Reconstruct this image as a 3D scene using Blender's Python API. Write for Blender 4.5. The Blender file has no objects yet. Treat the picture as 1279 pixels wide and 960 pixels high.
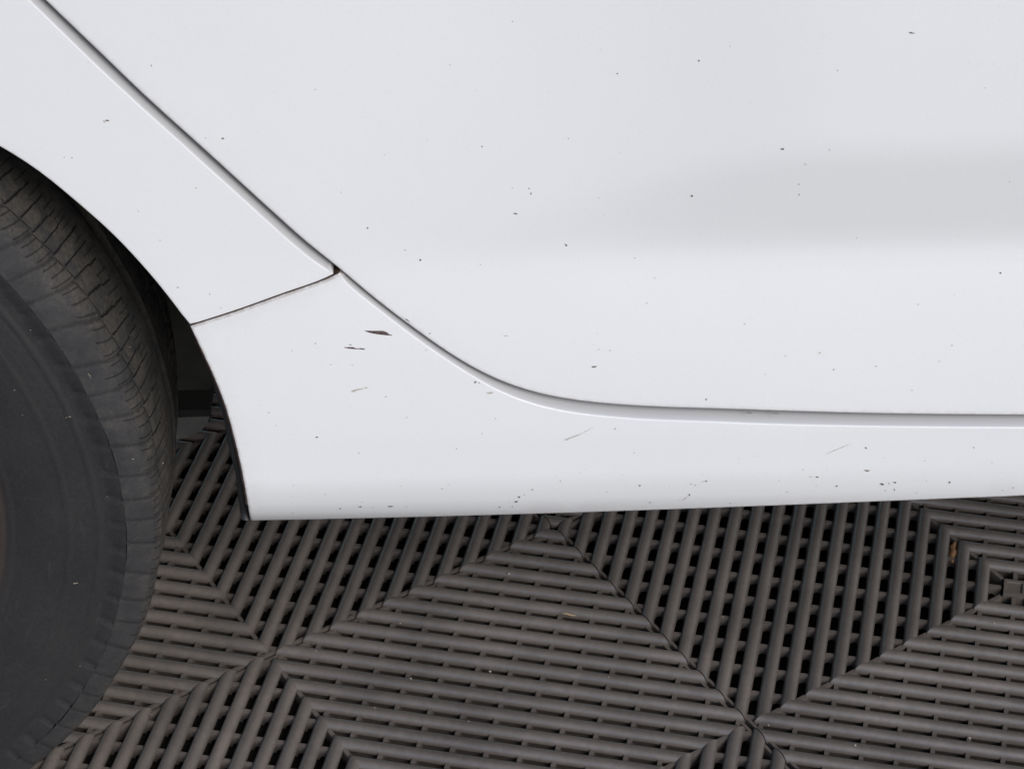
import bpy, bmesh, math, random
import numpy as np
from mathutils import Vector, Matrix
from mathutils.geometry import delaunay_2d_cdt
random.seed(7); rng = np.random.default_rng(7)
R = math.radians
sc = bpy.context.scene
COL = sc.collection

# ------------------------------------------------------------------ camera
S = 1.2
YAW, PITCH, ROLL = 0.226268, 0.669655, 0.022529
CX0, CY0, CH = 0.361030, -0.918610, 0.968571 * S
FPX = 2911.2
fwd = Vector((0, math.cos(PITCH), -math.sin(PITCH)))
right = Vector((1, 0, 0)); down = fwd.cross(right)
r2 = math.cos(ROLL) * right + math.sin(ROLL) * down
d2 = -math.sin(ROLL) * right + math.cos(ROLL) * down
cd = bpy.data.cameras.new('camera'); cam = bpy.data.objects.new('camera', cd); COL.objects.link(cam)
M = Matrix.Identity(4)
for i in range(3):
    M[i][0] = r2[i]; M[i][1] = -d2[i]; M[i][2] = -fwd[i]
M[0][3], M[1][3], M[2][3] = 0, 0, CH
cam.matrix_world = M
cd.sensor_width = 36; cd.lens = FPX / 1279 * 36
cd.clip_start = 0.02; cd.clip_end = 300
sc.camera = cam

# ------------------------------------------------------------------ light
w = bpy.data.worlds.new('World'); sc.world = w; w.use_nodes = True
nt = w.node_tree; bg = nt.nodes['Background']
sky = nt.nodes.new('ShaderNodeTexSky'); sky.sky_type = 'NISHITA'; sky.sun_disc = False
SUN_EL, SUN_AZ = R(38), R(148)      # azimuth clockwise from +Y
sky.sun_elevation = SUN_EL; sky.sun_rotation = SUN_AZ
sky.air_density = 1.0; sky.dust_density = 1.6; sky.ozone_density = 1.0
nt.links.new(sky.outputs[0], bg.inputs[0]); bg.inputs[1].default_value = 0.10
sl = bpy.data.lights.new('sun', 'SUN'); sl.energy = 1.3; sl.angle = R(28); sl.color = (1, 0.975, 0.945)
so = bpy.data.objects.new('sun', sl); COL.objects.link(so)
sd = Vector((math.sin(SUN_AZ) * math.cos(SUN_EL), math.cos(SUN_AZ) * math.cos(SUN_EL), math.sin(SUN_EL)))
so.rotation_euler = sd.to_track_quat('Z', 'Y').to_euler(); so.location = sd * 20
sc.view_settings.view_transform = 'Standard'; sc.view_settings.look = 'None'
sc.view_settings.gamma = 1; sc.view_settings.exposure = 0.58

# ------------------------------------------------------------------ helpers
def tag(o, label=None, cat=None, kind=None, group=None):
    if label: o['label'] = label
    if cat: o['category'] = cat
    if kind: o['kind'] = kind
    if group: o['group'] = group
    return o

def mesh_np(name, V, F, mats, parent=None, smooth=True, normals=None, mi=None, attrs=None):
    me = bpy.data.meshes.new(name)
    me.from_pydata([tuple(map(float, v)) for v in V] if not isinstance(V, list) else V, [], F if isinstance(F, list) else F.tolist())
    for m in (mats if isinstance(mats, (list, tuple)) else [mats]): me.materials.append(m)
    if mi is not None: me.polygons.foreach_set('material_index', mi)
    me.polygons.foreach_set('use_smooth', [smooth] * len(me.polygons))
    if attrs:
        for k, a in attrs.items():
            at = me.attributes.new(k, 'FLOAT', 'POINT'); at.data.foreach_set('value', np.asarray(a, dtype=np.float32))
    if normals is not None:
        me.normals_split_custom_set_from_vertices([tuple(map(float, n)) for n in normals])
    me.update()
    o = bpy.data.objects.new(name, me); COL.objects.link(o)
    if parent: o.parent = parent
    return o

def empty(name, parent=None, loc=(0, 0, 0)):
    o = bpy.data.objects.new(name, None); COL.objects.link(o); o.location = loc
    o.empty_display_size = 0.05
    if parent: o.parent = parent
    return o

class MB:
    def __init__(s): s.v = []; s.f = []
    def add(s, V, F):
        n = len(s.v); s.v += [tuple(v) for v in V]; s.f += [tuple(i + n for i in f) for f in F]
    def box(s, a, b):
        (x0, y0, z0), (x1, y1, z1) = a, b
        s.add([(x0,y0,z0),(x1,y0,z0),(x1,y1,z0),(x0,y1,z0),(x0,y0,z1),(x1,y0,z1),(x1,y1,z1),(x0,y1,z1)],
              [(0,3,2,1),(4,5,6,7),(0,1,5,4),(1,2,6,5),(2,3,7,6),(3,0,4,7)])
    def build(s, name, mat, parent=None, smooth=False):
        return mesh_np(name, s.v, s.f, mat, parent, smooth)

# ------------------------------------------------------------------ materials
def mat(name, col, rough=0.5, spec=0.5, coat=0.0, coat_rough=0.05, metal=0.0):
    m = bpy.data.materials.new(name); m.use_nodes = True
    b = m.node_tree.nodes['Principled BSDF']
    b.inputs['Base Color'].default_value = (*col, 1); b.inputs['Roughness'].default_value = rough
    b.inputs['Specular IOR Level'].default_value = spec
    b.inputs['Coat Weight'].default_value = coat; b.inputs['Coat Roughness'].default_value = coat_rough
    b.inputs['Metallic'].default_value = metal
    return m, m.node_tree, b

def noise(nt, scale, detail=4, rough=0.55, coord='Object', vec=None, mscale=None):
    n = nt.nodes.new('ShaderNodeTexNoise'); n.inputs['Scale'].default_value = scale
    n.inputs['Detail'].default_value = detail; n.inputs['Roughness'].default_value = rough
    if vec is None:
        tc = nt.nodes.new('ShaderNodeTexCoord'); vec = tc.outputs[coord]
    if mscale:
        mp = nt.nodes.new('ShaderNodeMapping'); mp.inputs['Scale'].default_value = mscale
        nt.links.new(vec, mp.inputs['Vector']); vec = mp.outputs[0]
    nt.links.new(vec, n.inputs['Vector'])
    return n.outputs['Fac']

def ramp(nt, fac, a, b, ca, cb):
    r = nt.nodes.new('ShaderNodeValToRGB'); e = r.color_ramp.elements
    e[0].position = a; e[1].position = b; e[0].color = (*ca, 1); e[1].color = (*cb, 1)
    nt.links.new(fac, r.inputs[0]); return r.outputs[0]

def mixc(nt, fac, a, b, mode='MIX'):
    m = nt.nodes.new('ShaderNodeMix'); m.data_type = 'RGBA'; m.blend_type = mode
    for i, v in ((0, fac), (6, a), (7, b)):
        if hasattr(v, 'node'): nt.links.new(v, m.inputs[i])
        elif i == 0: m.inputs[0].default_value = v
        else: m.inputs[i].default_value = (*v, 1)
    return m.outputs[2]

def bump(nt, b, h, strength=0.3, dist=0.001, prev=None):
    n = nt.nodes.new('ShaderNodeBump'); n.inputs['Strength'].default_value = strength
    n.inputs['Distance'].default_value = dist; nt.links.new(h, n.inputs['Height'])
    if prev: nt.links.new(prev, n.inputs['Normal'])
    if b: nt.links.new(n.outputs[0], b.inputs['Normal'])
    return n.outputs[0]

# white car paint, grime gathered along the panel edges (attribute 'dirt')
m_paint, t, b = mat('white_paint', (0.8, 0.8, 0.8), 0.42, 0.45, 0.35, 0.12)
cl = ramp(t, noise(t, 5, 5), 0.3, 0.7, (0.768, 0.776, 0.792), (0.795, 0.801, 0.814))
fine = ramp(t, noise(t, 900, 2), 0.62, 0.75, (1, 1, 1), (0.93, 0.925, 0.91))
cl = mixc(t, 1.0, cl, fine, 'MULTIPLY')
at = t.nodes.new('ShaderNodeAttribute'); at.attribute_name = 'dirt'
mt = t.nodes.new('ShaderNodeMath'); mt.operation = 'MULTIPLY'
t.links.new(at.outputs['Fac'], mt.inputs[0])
rr = ramp(t, noise(t, 260, 5), 0.3, 0.62, (0.25, 0.25, 0.25), (1, 1, 1)); t.links.new(rr, mt.inputs[1])
cl = mixc(t, mt.outputs[0], cl, (0.20, 0.135, 0.09))
at = t.nodes.new('ShaderNodeAttribute'); at.attribute_name = 'gap_shade'
cl = mixc(t, at.outputs['Fac'], cl, (0.20, 0.195, 0.20))  # grey shade of the shut gaps painted in, stronger with depth
t.links.new(cl, b.inputs['Base Color'])
bump(t, b, noise(t, 420, 2), 0.04, 0.0004)

m_edge, t, b = mat('grimy_edge', (0.10, 0.06, 0.05), 0.8, 0.3)
t.links.new(ramp(t, noise(t, 150, 5), 0.35, 0.7, (0.035, 0.018, 0.013), (0.12, 0.070, 0.052)), b.inputs['Base Color'])
m_chip, t, b = mat('bare_chip', (0.06, 0.045, 0.042), 0.8, 0.3)
t.links.new(ramp(t, noise(t, 700, 3), 0.35, 0.65, (0.05, 0.033, 0.03), (0.13, 0.10, 0.09)), b.inputs['Base Color'])
m_scuff, t, b = mat('grey_scuff', (0.42, 0.41, 0.39), 0.8, 0.3)
t.links.new(ramp(t, noise(t, 900, 3), 0.4, 0.6, (0.33, 0.32, 0.29), (0.62, 0.62, 0.60)), b.inputs['Base Color'])
m_prim, t, b = mat('faint_speck', (0.48, 0.45, 0.41), 0.8, 0.3)
m_speck, t, b = mat('dark_speck', (0.16, 0.14, 0.125), 0.8, 0.3)

m_floor, t, b = mat('grey_floor_plastic', (0.12, 0.11, 0.105), 0.55, 0.65, 0.25, 0.28)
tc = t.nodes.new('ShaderNodeTexCoord'); geo = t.nodes.new('ShaderNodeNewGeometry'); pos = geo.outputs['Position']
oi = t.nodes.new('ShaderNodeObjectInfo')
c1 = ramp(t, noise(t, 9, 6, 0.6, vec=pos), 0.3, 0.7, (0.088, 0.080, 0.076), (0.178, 0.160, 0.148))
c2 = ramp(t, noise(t, 230, 5, 0.65, vec=pos), 0.35, 0.72, (0.86, 0.86, 0.87), (1.10, 1.06, 1.0))
c = mixc(t, 1.0, c1, c2, 'MULTIPLY')
c = mixc(t, 1.0, c, ramp(t, oi.outputs['Random'], 0, 1, (0.93, 0.93, 0.94), (1.05, 1.04, 1.03)), 'MULTIPLY')
specks = ramp(t, noise(t, 1500, 2, 0.5, vec=pos), 0.74, 0.80, (0, 0, 0), (1, 1, 1))
c = mixc(t, specks, c, (0.25, 0.23, 0.21))
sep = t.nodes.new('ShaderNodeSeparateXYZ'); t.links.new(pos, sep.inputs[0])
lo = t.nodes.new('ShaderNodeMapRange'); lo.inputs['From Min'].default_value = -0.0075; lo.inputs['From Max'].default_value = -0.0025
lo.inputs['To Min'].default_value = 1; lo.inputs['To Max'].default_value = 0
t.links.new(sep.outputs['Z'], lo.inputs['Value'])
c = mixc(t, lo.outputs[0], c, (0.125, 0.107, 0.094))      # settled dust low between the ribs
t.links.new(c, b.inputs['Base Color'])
t.links.new(ramp(t, noise(t, 60, 4, vec=pos), 0.3, 0.7, (0.28,)*3, (0.50,)*3), b.inputs['Roughness'])
n1 = bump(t, None, noise(t, 1200, 3, vec=pos), 0.25, 0.0003)
bump(t, b, noise(t, 180, 4, vec=pos), 0.25, 0.0006, n1)

m_ground, t, b = mat('dark_ground', (0.03, 0.028, 0.026), 0.95, 0.1)
t.links.new(ramp(t, noise(t, 40, 6, vec=None), 0.3, 0.7, (0.02, 0.019, 0.018), (0.04, 0.037, 0.033)), b.inputs['Base Color'])
m_apron, t, b = mat('paved_apron', (0.2, 0.195, 0.19), 0.9, 0.2)
t.links.new(ramp(t, noise(t, 6, 8), 0.3, 0.7, (0.16, 0.155, 0.15), (0.24, 0.235, 0.225)), b.inputs['Base Color'])

m_tread, t, b = mat('tread_rubber', (0.05, 0.048, 0.045), 0.8, 0.3)
at = t.nodes.new('ShaderNodeAttribute'); at.attribute_name = 'groove'
a = ramp(t, noise(t, 30, 6, 0.65), 0.3, 0.7, (0.052, 0.051, 0.049), (0.106, 0.099, 0.090))
a2 = ramp(t, noise(t, 450, 4, 0.6), 0.35, 0.7, (0.72, 0.72, 0.74), (1.3, 1.25, 1.18))
c = mixc(t, 1.0, a, a2, 'MULTIPLY')
ae = t.nodes.new('ShaderNodeAttribute'); ae.attribute_name = 'edge'
me_ = t.nodes.new('ShaderNodeMath'); me_.operation = 'MULTIPLY'; t.links.new(ae.outputs['Fac'], me_.inputs[0])
t.links.new(ramp(t, noise(t, 70, 4, 0.6), 0.3, 0.6, (0.5,) * 3, (1,) * 3), me_.inputs[1])
c = mixc(t, me_.outputs[0], c, (0.030, 0.030, 0.033))
patch = ramp(t, noise(t, 75, 4, 0.6), 0.48, 0.62, (0, 0, 0), (0.65, 0.65, 0.65))
c = mixc(t, patch, c, (0.036, 0.038, 0.042))
def mth(op, a, b_=None, clamp=False):
    m = t.nodes.new('ShaderNodeMath'); m.operation = op; m.use_clamp = clamp
    for i, v in ((0, a), (1, b_)):
        if v is None: continue
        if hasattr(v, 'node'): t.links.new(v, m.inputs[i])
        else: m.inputs[i].default_value = v
    return m.outputs[0]
def smap(v, a, b_, lo_=0.0, hi_=1.0):
    m = t.nodes.new('ShaderNodeMapRange'); m.interpolation_type = 'SMOOTHSTEP'
    t.links.new(v, m.inputs['Value']); m.inputs['From Min'].default_value = a; m.inputs['From Max'].default_value = b_
    m.inputs['To Min'].default_value = lo_; m.inputs['To Max'].default_value = hi_; return m.outputs[0]
PL = 2 * math.pi * 0.262 * S / 94
tu = t.nodes.new('ShaderNodeAttribute'); tu.attribute_name = 'tuv'
sx = t.nodes.new('ShaderNodeSeparateXYZ'); t.links.new(tu.outputs['Vector'], sx.inputs[0])
U, Vv = sx.outputs['X'], sx.outputs['Y']
wob = mth('MULTIPLY', mth('SUBTRACT', noise(t, 260, 3, vec=tu.outputs['Vector']), 0.5), 0.0016)
wob2 = mth('MULTIPLY', mth('SUBTRACT', noise(t, 1.0, 1, vec=tu.outputs['Vector'], mscale=(45, 3, 0)), 0.5), 0.004)
U2 = mth('ADD', mth('ADD', U, wob), wob2)
def linedist(x, p):
    return mth('MULTIPLY', mth('ABSOLUTE', mth('SUBTRACT', mth('FRACT', mth('ADD', mth('DIVIDE', x, p), 0.5)), 0.5)), p)
startn = mth('MULTIPLY', noise(t, 1.0, 0, vec=tu.outputs['Vector'], mscale=(110, 0, 0)), 0.016)
Vs_ = mth('SUBTRACT', Vv, startn)
jog = mth('MULTIPLY', smap(Vv, 0.0455, 0.0462), mth('MULTIPLY', mth('SUBTRACT', noise(t, 1.0, 0, vec=tu.outputs['Vector'], mscale=(60, 0, 0)), 0.45), 0.006))
d1 = linedist(mth('ADD', U2, jog), PL / 2)
d1 = mth('ADD', d1, mth('MULTIPLY', smap(Vv, 0.0, 0.09), 0.00012))
m1 = smap(d1, 0.00028, 0.00070, 1, 0)
m1 = mth('MULTIPLY', m1, mth('MULTIPLY', smap(Vv, 0.0245, 0.0255), smap(Vs_, 0.049, 0.051, 1, 0)))
saw = mth('MULTIPLY', mth('SUBTRACT', mth('FRACT', mth('DIVIDE', U2, PL)), 0.5), 0.003)
dc = mth('ABSOLUTE', mth('SUBTRACT', mth('ADD', Vv, saw), 0.0240))
m2 = mth('MULTIPLY', smap(dc, 0.0004, 0.0011, 1, 0), 0.55)
d3 = linedist(mth('ADD', U2, 0.003), PL * 0.5)
d3 = linedist(mth('ADD', U2, 0.004), PL / 3)
m3 = mth('MULTIPLY', smap(d3, 0.0002, 0.0006, 1, 0), mth('MULTIPLY', mth('MULTIPLY', smap(Vs_, 0.0, 0.001), smap(Vv, 0.0235, 0.0245, 1, 0)), 0.6))
d4 = linedist(mth('ADD', mth('ADD', U2, jog), PL / 4), PL / 2)
m4 = mth('MULTIPLY', smap(d4, 0.00020, 0.00055, 1, 0), mth('MULTIPLY', smap(Vv, 0.0462, 0.0470), mth('MULTIPLY', smap(Vs_, 0.055, 0.057, 1, 0), 0.6)))
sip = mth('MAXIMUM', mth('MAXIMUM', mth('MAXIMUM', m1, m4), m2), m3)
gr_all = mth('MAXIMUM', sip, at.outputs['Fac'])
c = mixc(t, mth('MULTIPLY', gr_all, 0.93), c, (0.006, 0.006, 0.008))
n0 = bump(t, None, mth('SUBTRACT', 1.0, sip), 0.8, 0.0012)
t.links.new(c, b.inputs['Base Color'])
n1 = bump(t, None, noise(t, 900, 4, 0.7), 0.5, 0.0006, n0)
bump(t, b, noise(t, 160, 5, 0.6), 0.5, 0.0015, n1)

m_side, t, b = mat('sidewall_rubber', (0.03, 0.03, 0.032), 0.62, 0.4)
a = ramp(t, noise(t, 14, 6, 0.6), 0.3, 0.72, (0.020, 0.0205, 0.023), (0.031, 0.030, 0.031))
a2 = ramp(t, noise(t, 500, 4, 0.6), 0.35, 0.75, (0.85, 0.85, 0.86), (1.25, 1.2, 1.15))
c = mixc(t, 1.0, a, a2, 'MULTIPLY')
# dusty scuff marks swept round the wall
uvn = t.nodes.new('ShaderNodeAttribute'); uvn.attribute_name = 'swept'; uvn.attribute_type = 'GEOMETRY'
sw = ramp(t, noise(t, 1.0, 5, 0.6, vec=uvn.outputs['Vector'], mscale=(9, 150, 0)), 0.62, 0.78, (0, 0, 0), (0.5, 0.5, 0.5))
c = mixc(t, sw, c, (0.065, 0.062, 0.06))
at = t.nodes.new('ShaderNodeAttribute'); at.attribute_name = 'rust'
c = mixc(t, at.outputs['Fac'], c, (0.075, 0.05, 0.036))
t.links.new(c, b.inputs['Base Color'])
n1 = bump(t, None, noise(t, 1100, 3, 0.6), 0.3, 0.0004)
n2 = bump(t, None, noise(t, 1.0, 4, 0.6, vec=uvn.outputs['Vector'], mscale=(4, 400, 0)), 0.3, 0.0006, n1)
bump(t, b, noise(t, 90, 4, 0.6), 0.25, 0.001, n2)

m_liner, t, b = mat('liner_plastic', (0.03, 0.03, 0.028), 0.75, 0.3)
t.links.new(ramp(t, noise(t, 25, 6), 0.3, 0.7, (0.022, 0.023, 0.022), (0.05, 0.05, 0.045)), b.inputs['Base Color'])
bump(t, b, noise(t, 300, 4), 0.3, 0.001)
m_under, t, b = mat('underbody_black', (0.012, 0.012, 0.012), 0.9, 0.2)
m_steel, t, b = mat('painted_steel', (0.10, 0.105, 0.11), 0.5, 0.5)
t.links.new(ramp(t, noise(t, 60, 5), 0.3, 0.7, (0.07, 0.073, 0.078), (0.14, 0.14, 0.14)), b.inputs['Base Color'])
m_alloy, t, b = mat('wheel_metal', (0.5, 0.5, 0.5), 0.35, 0.5, metal=0.9)
m_rubber, t, b = mat('seal_rubber', (0.02, 0.02, 0.02), 0.5, 0.5)
m_jamb, t, b = mat('dusty_jamb', (0.10, 0.098, 0.10), 0.8, 0.3)
m_leaf, t, b = mat('dry_leaf', (0.20, 0.11, 0.055), 0.85, 0.2)
t.links.new(ramp(t, noise(t, 500, 4), 0.3, 0.7, (0.13, 0.065, 0.035), (0.30, 0.18, 0.09)), b.inputs['Base Color'])
m_straw, t, b = mat('straw', (0.35, 0.27, 0.17), 0.8, 0.2)
m_dust, t, b = mat('tan_grit', (0.24, 0.21, 0.17), 0.85, 0.2)
m_grit, t, b = mat('pale_grit', (0.36, 0.34, 0.31), 0.8, 0.3)

# ------------------------------------------------------------------ floor
PT = 0.28284 / 22 * S               # rib pitch
cyw, syw = math.cos(YAW), math.sin(YAW)
def uv2w(u, v):
    x = u * PT - CX0 * S; y = v * PT - CY0 * S
    return (x * cyw + y * syw, -x * syw + y * cyw)
ground = MB(); ground.box((-2.2, -1.6, -0.06), (2.2, 3.4, -0.0185))
gr = ground.build('ground', m_ground); tag(gr, kind='structure')
ap = MB()
for a_, b_ in (((-60, -60, -0.08), (-2.2, 60, -0.012)), ((2.2, -60, -0.08), (60, 60, -0.012)),
               ((-2.2, -60, -0.08), (2.2, -1.6, -0.012)), ((-2.2, 3.4, -0.08), (2.2, 60, -0.012))): ap.box(a_, b_)
po = ap.build('pavement', m_apron); tag(po, kind='structure')

floor = empty('floor'); tag(floor, kind='structure')
HW = 0.325                          # rib half width in pitches
prof = []
for k in range(9):
    a = math.pi * k / 8
    ca_, sa_ = math.cos(a), math.sin(a)
    prof.append((-math.copysign(abs(ca_) ** 1.0, ca_) * HW, -0.0054 + 0.0054 * max(sa_, 0) ** 1.0))
prof = [(-HW * 0.45, -0.0130), (-HW * 0.50, -0.0078), (-HW * 0.95, -0.0062)] + prof + [(HW * 0.95, -0.0062), (HW * 0.50, -0.0078), (HW * 0.45, -0.0130)]
def bar(mb, ends, rot):
    """ends(d)->(v0,v1) for profile offset d ; rib centre at u0"""
    u0, f = ends
    V = []; F = []; n = len(prof)
    c, s = math.cos(rot), math.sin(rot)
    for side in (0, 1):
        for d, z in prof:
            v = f(d)[side]; u = u0 + d
            V.append(((u * c - v * s) * PT, (u * s + v * c) * PT, z))
    for i in range(n - 1): F.append((i, i + 1, n + i + 1, n + i))
    F.append(tuple(range(n))[::-1]); F.append(tuple(range(n, 2 * n)))
    mb.add(V, F)
def rib_mesh(mb):
    me = bpy.data.meshes.new('rib'); me.from_pydata(mb.v, [], mb.f); me.materials.append(m_floor)
    sm = [len(p.vertices) == 4 for p in me.polygons]; me.polygons.foreach_set('use_smooth', sm)
    # hard edge at every end cap
    ed = {}
    for p in me.polygons:
        if len(p.vertices) > 4:
            for ek in p.edge_keys: ed[ek] = 1
    for e in me.edges:
        if tuple(sorted(e.vertices)) in ed: e.use_edge_sharp = True
    me.update(); return me
GAP = 0.035
rings = []
for k in range(1, 11):
    r = k + 0.5; mb = MB()
    for q in range(4):
        bar(mb, (-r, lambda d, r=r: (-(r - d) + 0.004, (r - d) - 0.004)), q * math.pi / 2)
    rings.append(rib_mesh(mb))
outs = []
for q in range(4):
    for k in range(11):
        tt = k + 0.5; mb = MB()
        bar(mb, (-22 + tt, lambda d, tt=tt: (-(max(tt + d, GAP + 0.02) - GAP), max(tt + d, GAP + 0.02) - GAP)), q * math.pi / 2)
        outs.append(rib_mesh(mb))
# arched support webs (stuff, one mesh per tile) and diagonal walls
mb = MB()
def web(mb, um, v, rot):
    c, s = math.cos(rot), math.sin(rot); hw = 0.0015 / PT
    N = 6; V = []
    xs = [-0.38, -0.24, -0.16, 0.0, 0.16, 0.24, 0.38]
    for sv in (-hw, hw):
        for x in xs:
            V.append((um + x, v + sv, -0.0036))
        for x in xs:
            a = min(1, abs(x) / 0.24); zb = -0.0100 - 0.0042 * (1 - math.sqrt(max(0, 1 - a * a)))
            V.append((um + x, v + sv, zb))
    W = [((p[0] * c - p[1] * s) * PT, (p[0] * s + p[1] * c) * PT, p[2]) for p in V]
    n = N + 1; F = []
    for i in range(N):
        F.append((i, n + i, n + i + 1, i + 1)); F.append((2 * n + i, 2 * n + i + 1, 3 * n + i + 1, 3 * n + i))
        F.append((n + i, 3 * n + i, 3 * n + i + 1, n + i + 1))
    F.append((0, n - 1, 3 * n - 1, 2 * n))
    mb.add(W, F)
for q in range(4):
    for g in range(21):
        um = -21 + g        # middle of the gap between ribs at -21.5+g and -20.5+g
        lim = min(um + 22, -um)
        j = -14
        while j <= 14:
            if abs(1.5 * j) < lim - 0.1: web(mb, um, 1.5 * j, q * math.pi / 2)
            j += 1
def wall(mb, a, b, th, z0, z1):
    a = Vector(a) * PT; b = Vector(b) * PT; d = (b - a).normalized(); n = Vector((-d.y, d.x)) * th / 2
    P = [a - n, b - n, b + n, a + n]
    V = [(p.x, p.y, z0) for p in P] + [(p.x, p.y, z1) for p in P]
    mb.add(V, [(0,3,2,1),(4,5,6,7),(0,1,5,4),(1,2,6,5),(2,3,7,6),(3,0,4,7)])
for q in range(4):
    c, s = round(math.cos(q * math.pi / 2)), round(math.sin(q * math.pi / 2))
    rt = lambda p: (p[0] * c - p[1] * s, p[0] * s + p[1] * c)
    wall(mb, rt((-0.6, -0.6)), rt((-10.8, -10.8)), 0.0030, -0.015, -0.00365)
    wall(mb, rt((-21.75, -0.0)), rt((0.0, -21.75)), 0.0022, -0.016, -0.0039)
grid_me = bpy.data.meshes.new('support_grid'); grid_me.from_pydata(mb.v, [], mb.f); grid_me.materials.append(m_floor)
# centre boss with a raised rim
mb = MB(); h = 0.50 * PT; hi = 0.36 * PT
V = [(x, y, z) for (r_, z) in ((h * 1.06, -0.014), (h, -0.0030), (h, -0.0022), (hi, -0.0022), (hi * 0.96, -0.0036)) for x, y in ((-r_, -r_), (r_, -r_), (r_, r_), (-r_, r_))]
F = []
for L in range(4):
    for i in range(4): F.append((L * 4 + i, L * 4 + (i + 1) % 4, L * 4 + 4 + (i + 1) % 4, L * 4 + 4 + i))
F.append((16, 17, 18, 19)); mb.add(V, F)
boss_me = bpy.data.meshes.new('boss'); boss_me.from_pydata(mb.v, [], mb.f); boss_me.materials.append(m_floor)

def to_px(P):
    c = [P[0], P[1], P[2] - CH]
    z = sum(c[i] * fwd[i] for i in range(3))
    return (639.5 + FPX * sum(c[i] * r2[i] for i in range(3)) / z, 480 + FPX * sum(c[i] * d2[i] for i in range(3)) / z)
joined_me = None
for i in range(-4, 5):
    for j in range(-4, 5):
        cu, cv = 11 + 22 * i - 22 * j, -11 + 22 * i + 22 * j
        x, y = uv2w(cu, cv)
        if not (-1.5 < x < 1.5 and 0.2 < y < 2.35): continue
        corners = [to_px((*uv2w(cu + a * 22, cv + b * 22), 0)) for a, b in ((1, 0), (-1, 0), (0, 1), (0, -1))]
        xs = [p[0] for p in corners]; ys = [p[1] for p in corners]
        inview = max(xs) > 0 and min(xs) < 1279 and max(ys) > 480 and min(ys) < 960
        tl = empty('floor_tile', floor, (x, y, 0)); tl.rotation_euler = (0, 0, -YAW)
        g = bpy.data.objects.new('support_grid', grid_me); COL.objects.link(g); g.parent = tl; g['kind'] = 'stuff'
        g = bpy.data.objects.new('boss', boss_me); COL.objects.link(g); g.parent = tl
        if inview:
            for me in rings + outs:
                o = bpy.data.objects.new('rib', me); COL.objects.link(o); o.parent = tl
        else:
            if joined_me is None:
                V = []; F = []
                for me in rings + outs:
                    n = len(V); V += [tuple(v.co) for v in me.vertices]; F += [tuple(k + n for k in p.vertices) for p in me.polygons]
                joined_me = bpy.data.meshes.new('ribs'); joined_me.from_pydata(V, [], F); joined_me.materials.append(m_floor)
            o = bpy.data.objects.new('ribs', joined_me); COL.objects.link(o); o.parent = tl; o['kind'] = 'stuff'

# ------------------------------------------------------------------ car surfaces
WX, WZ, WY = -0.4301 * S, 0.2485 * S, 0.830 * S       # wheel centre and outer sidewall plane
WR = 0.262 * S
Y0 = WY - 0.004

def sstep(a, b, x):
    t = np.clip((x - a) / (b - a), 0, 1); return t * t * (3 - 2 * t)
# door / quarter surface: integrate slope dY/dz
GX = np.arange(-1.6, 1.31, 0.01); GZ = np.arange(0.10, 1.25, 0.002)
XX, ZZ = np.meshgrid(GX, GZ, indexing='ij')
def door_slope(x, z):
    tx = sstep(-0.09, 0.19, x)
    tb = sstep(-0.25, 0.10, x)
    base = 0.035 + 0.02 * (z - 0.4)
    ztop = 0.519 - 0.055 * (1 - sstep(-0.08, 0.17, x))
    dish = sstep(ztop + 0.012, ztop - 0.014, z) * sstep(0.443, 0.467, z)
    low = sstep(0.467, 0.442, z) * (1 - 0.6 * sstep(0.44, 0.34, z))
    return base - 0.165 * tx * dish + 0.12 * tb * low
SLP = door_slope(XX, ZZ)
i0 = int(round((0.34 - 0.10) / 0.002))
YD = np.cumsum(SLP, axis=1) * 0.002; YD = YD - YD[:, i0:i0 + 1] + Y0
def sample(G, x, z):
    fx = np.clip((np.asarray(x) - GX[0]) / 0.01, 0, len(GX) - 1.001); fz = np.clip((np.asarray(z) - GZ[0]) / 0.002, 0, len(GZ) - 1.001)
    i = fx.astype(int); j = fz.astype(int); a = fx - i; b_ = fz - j
    return G[i, j] * (1 - a) * (1 - b_) + G[i + 1, j] * a * (1 - b_) + G[i, j + 1] * (1 - a) * b_ + G[i + 1, j + 1] * a * b_
def f_door(x, z): return sample(YD, x, z)
def f_sill(x, z):
    z = np.asarray(z, float); x = np.asarray(x, float)
    zc = 0.3110 - 0.0155 * (x + 0.146)
    d = np.clip(zc - z, 0, None)
    d = np.minimum(d, 0.046)
    up = np.where(z > 0.34, sample(YD, x, np.maximum(z, 0.34)), Y0 + 0.035 * (z - 0.34))
    return up + 0.12 * d + 0.0044 * (d / 0.030) ** 3
def f_quarter(x, z): return sample(YD, x, z)

def backproj(px, py, f):
    d = fwd + r2 * ((px - 639.5) / FPX) + d2 * ((py - 480) / FPX)
    Y = Y0
    for _ in range(40):
        tt = Y / d.y; x = d.x * tt; z = CH + d.z * tt; Y = 0.5 * Y + 0.5 * float(f(np.array(x), np.array(z)))
    return (x, z)

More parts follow.
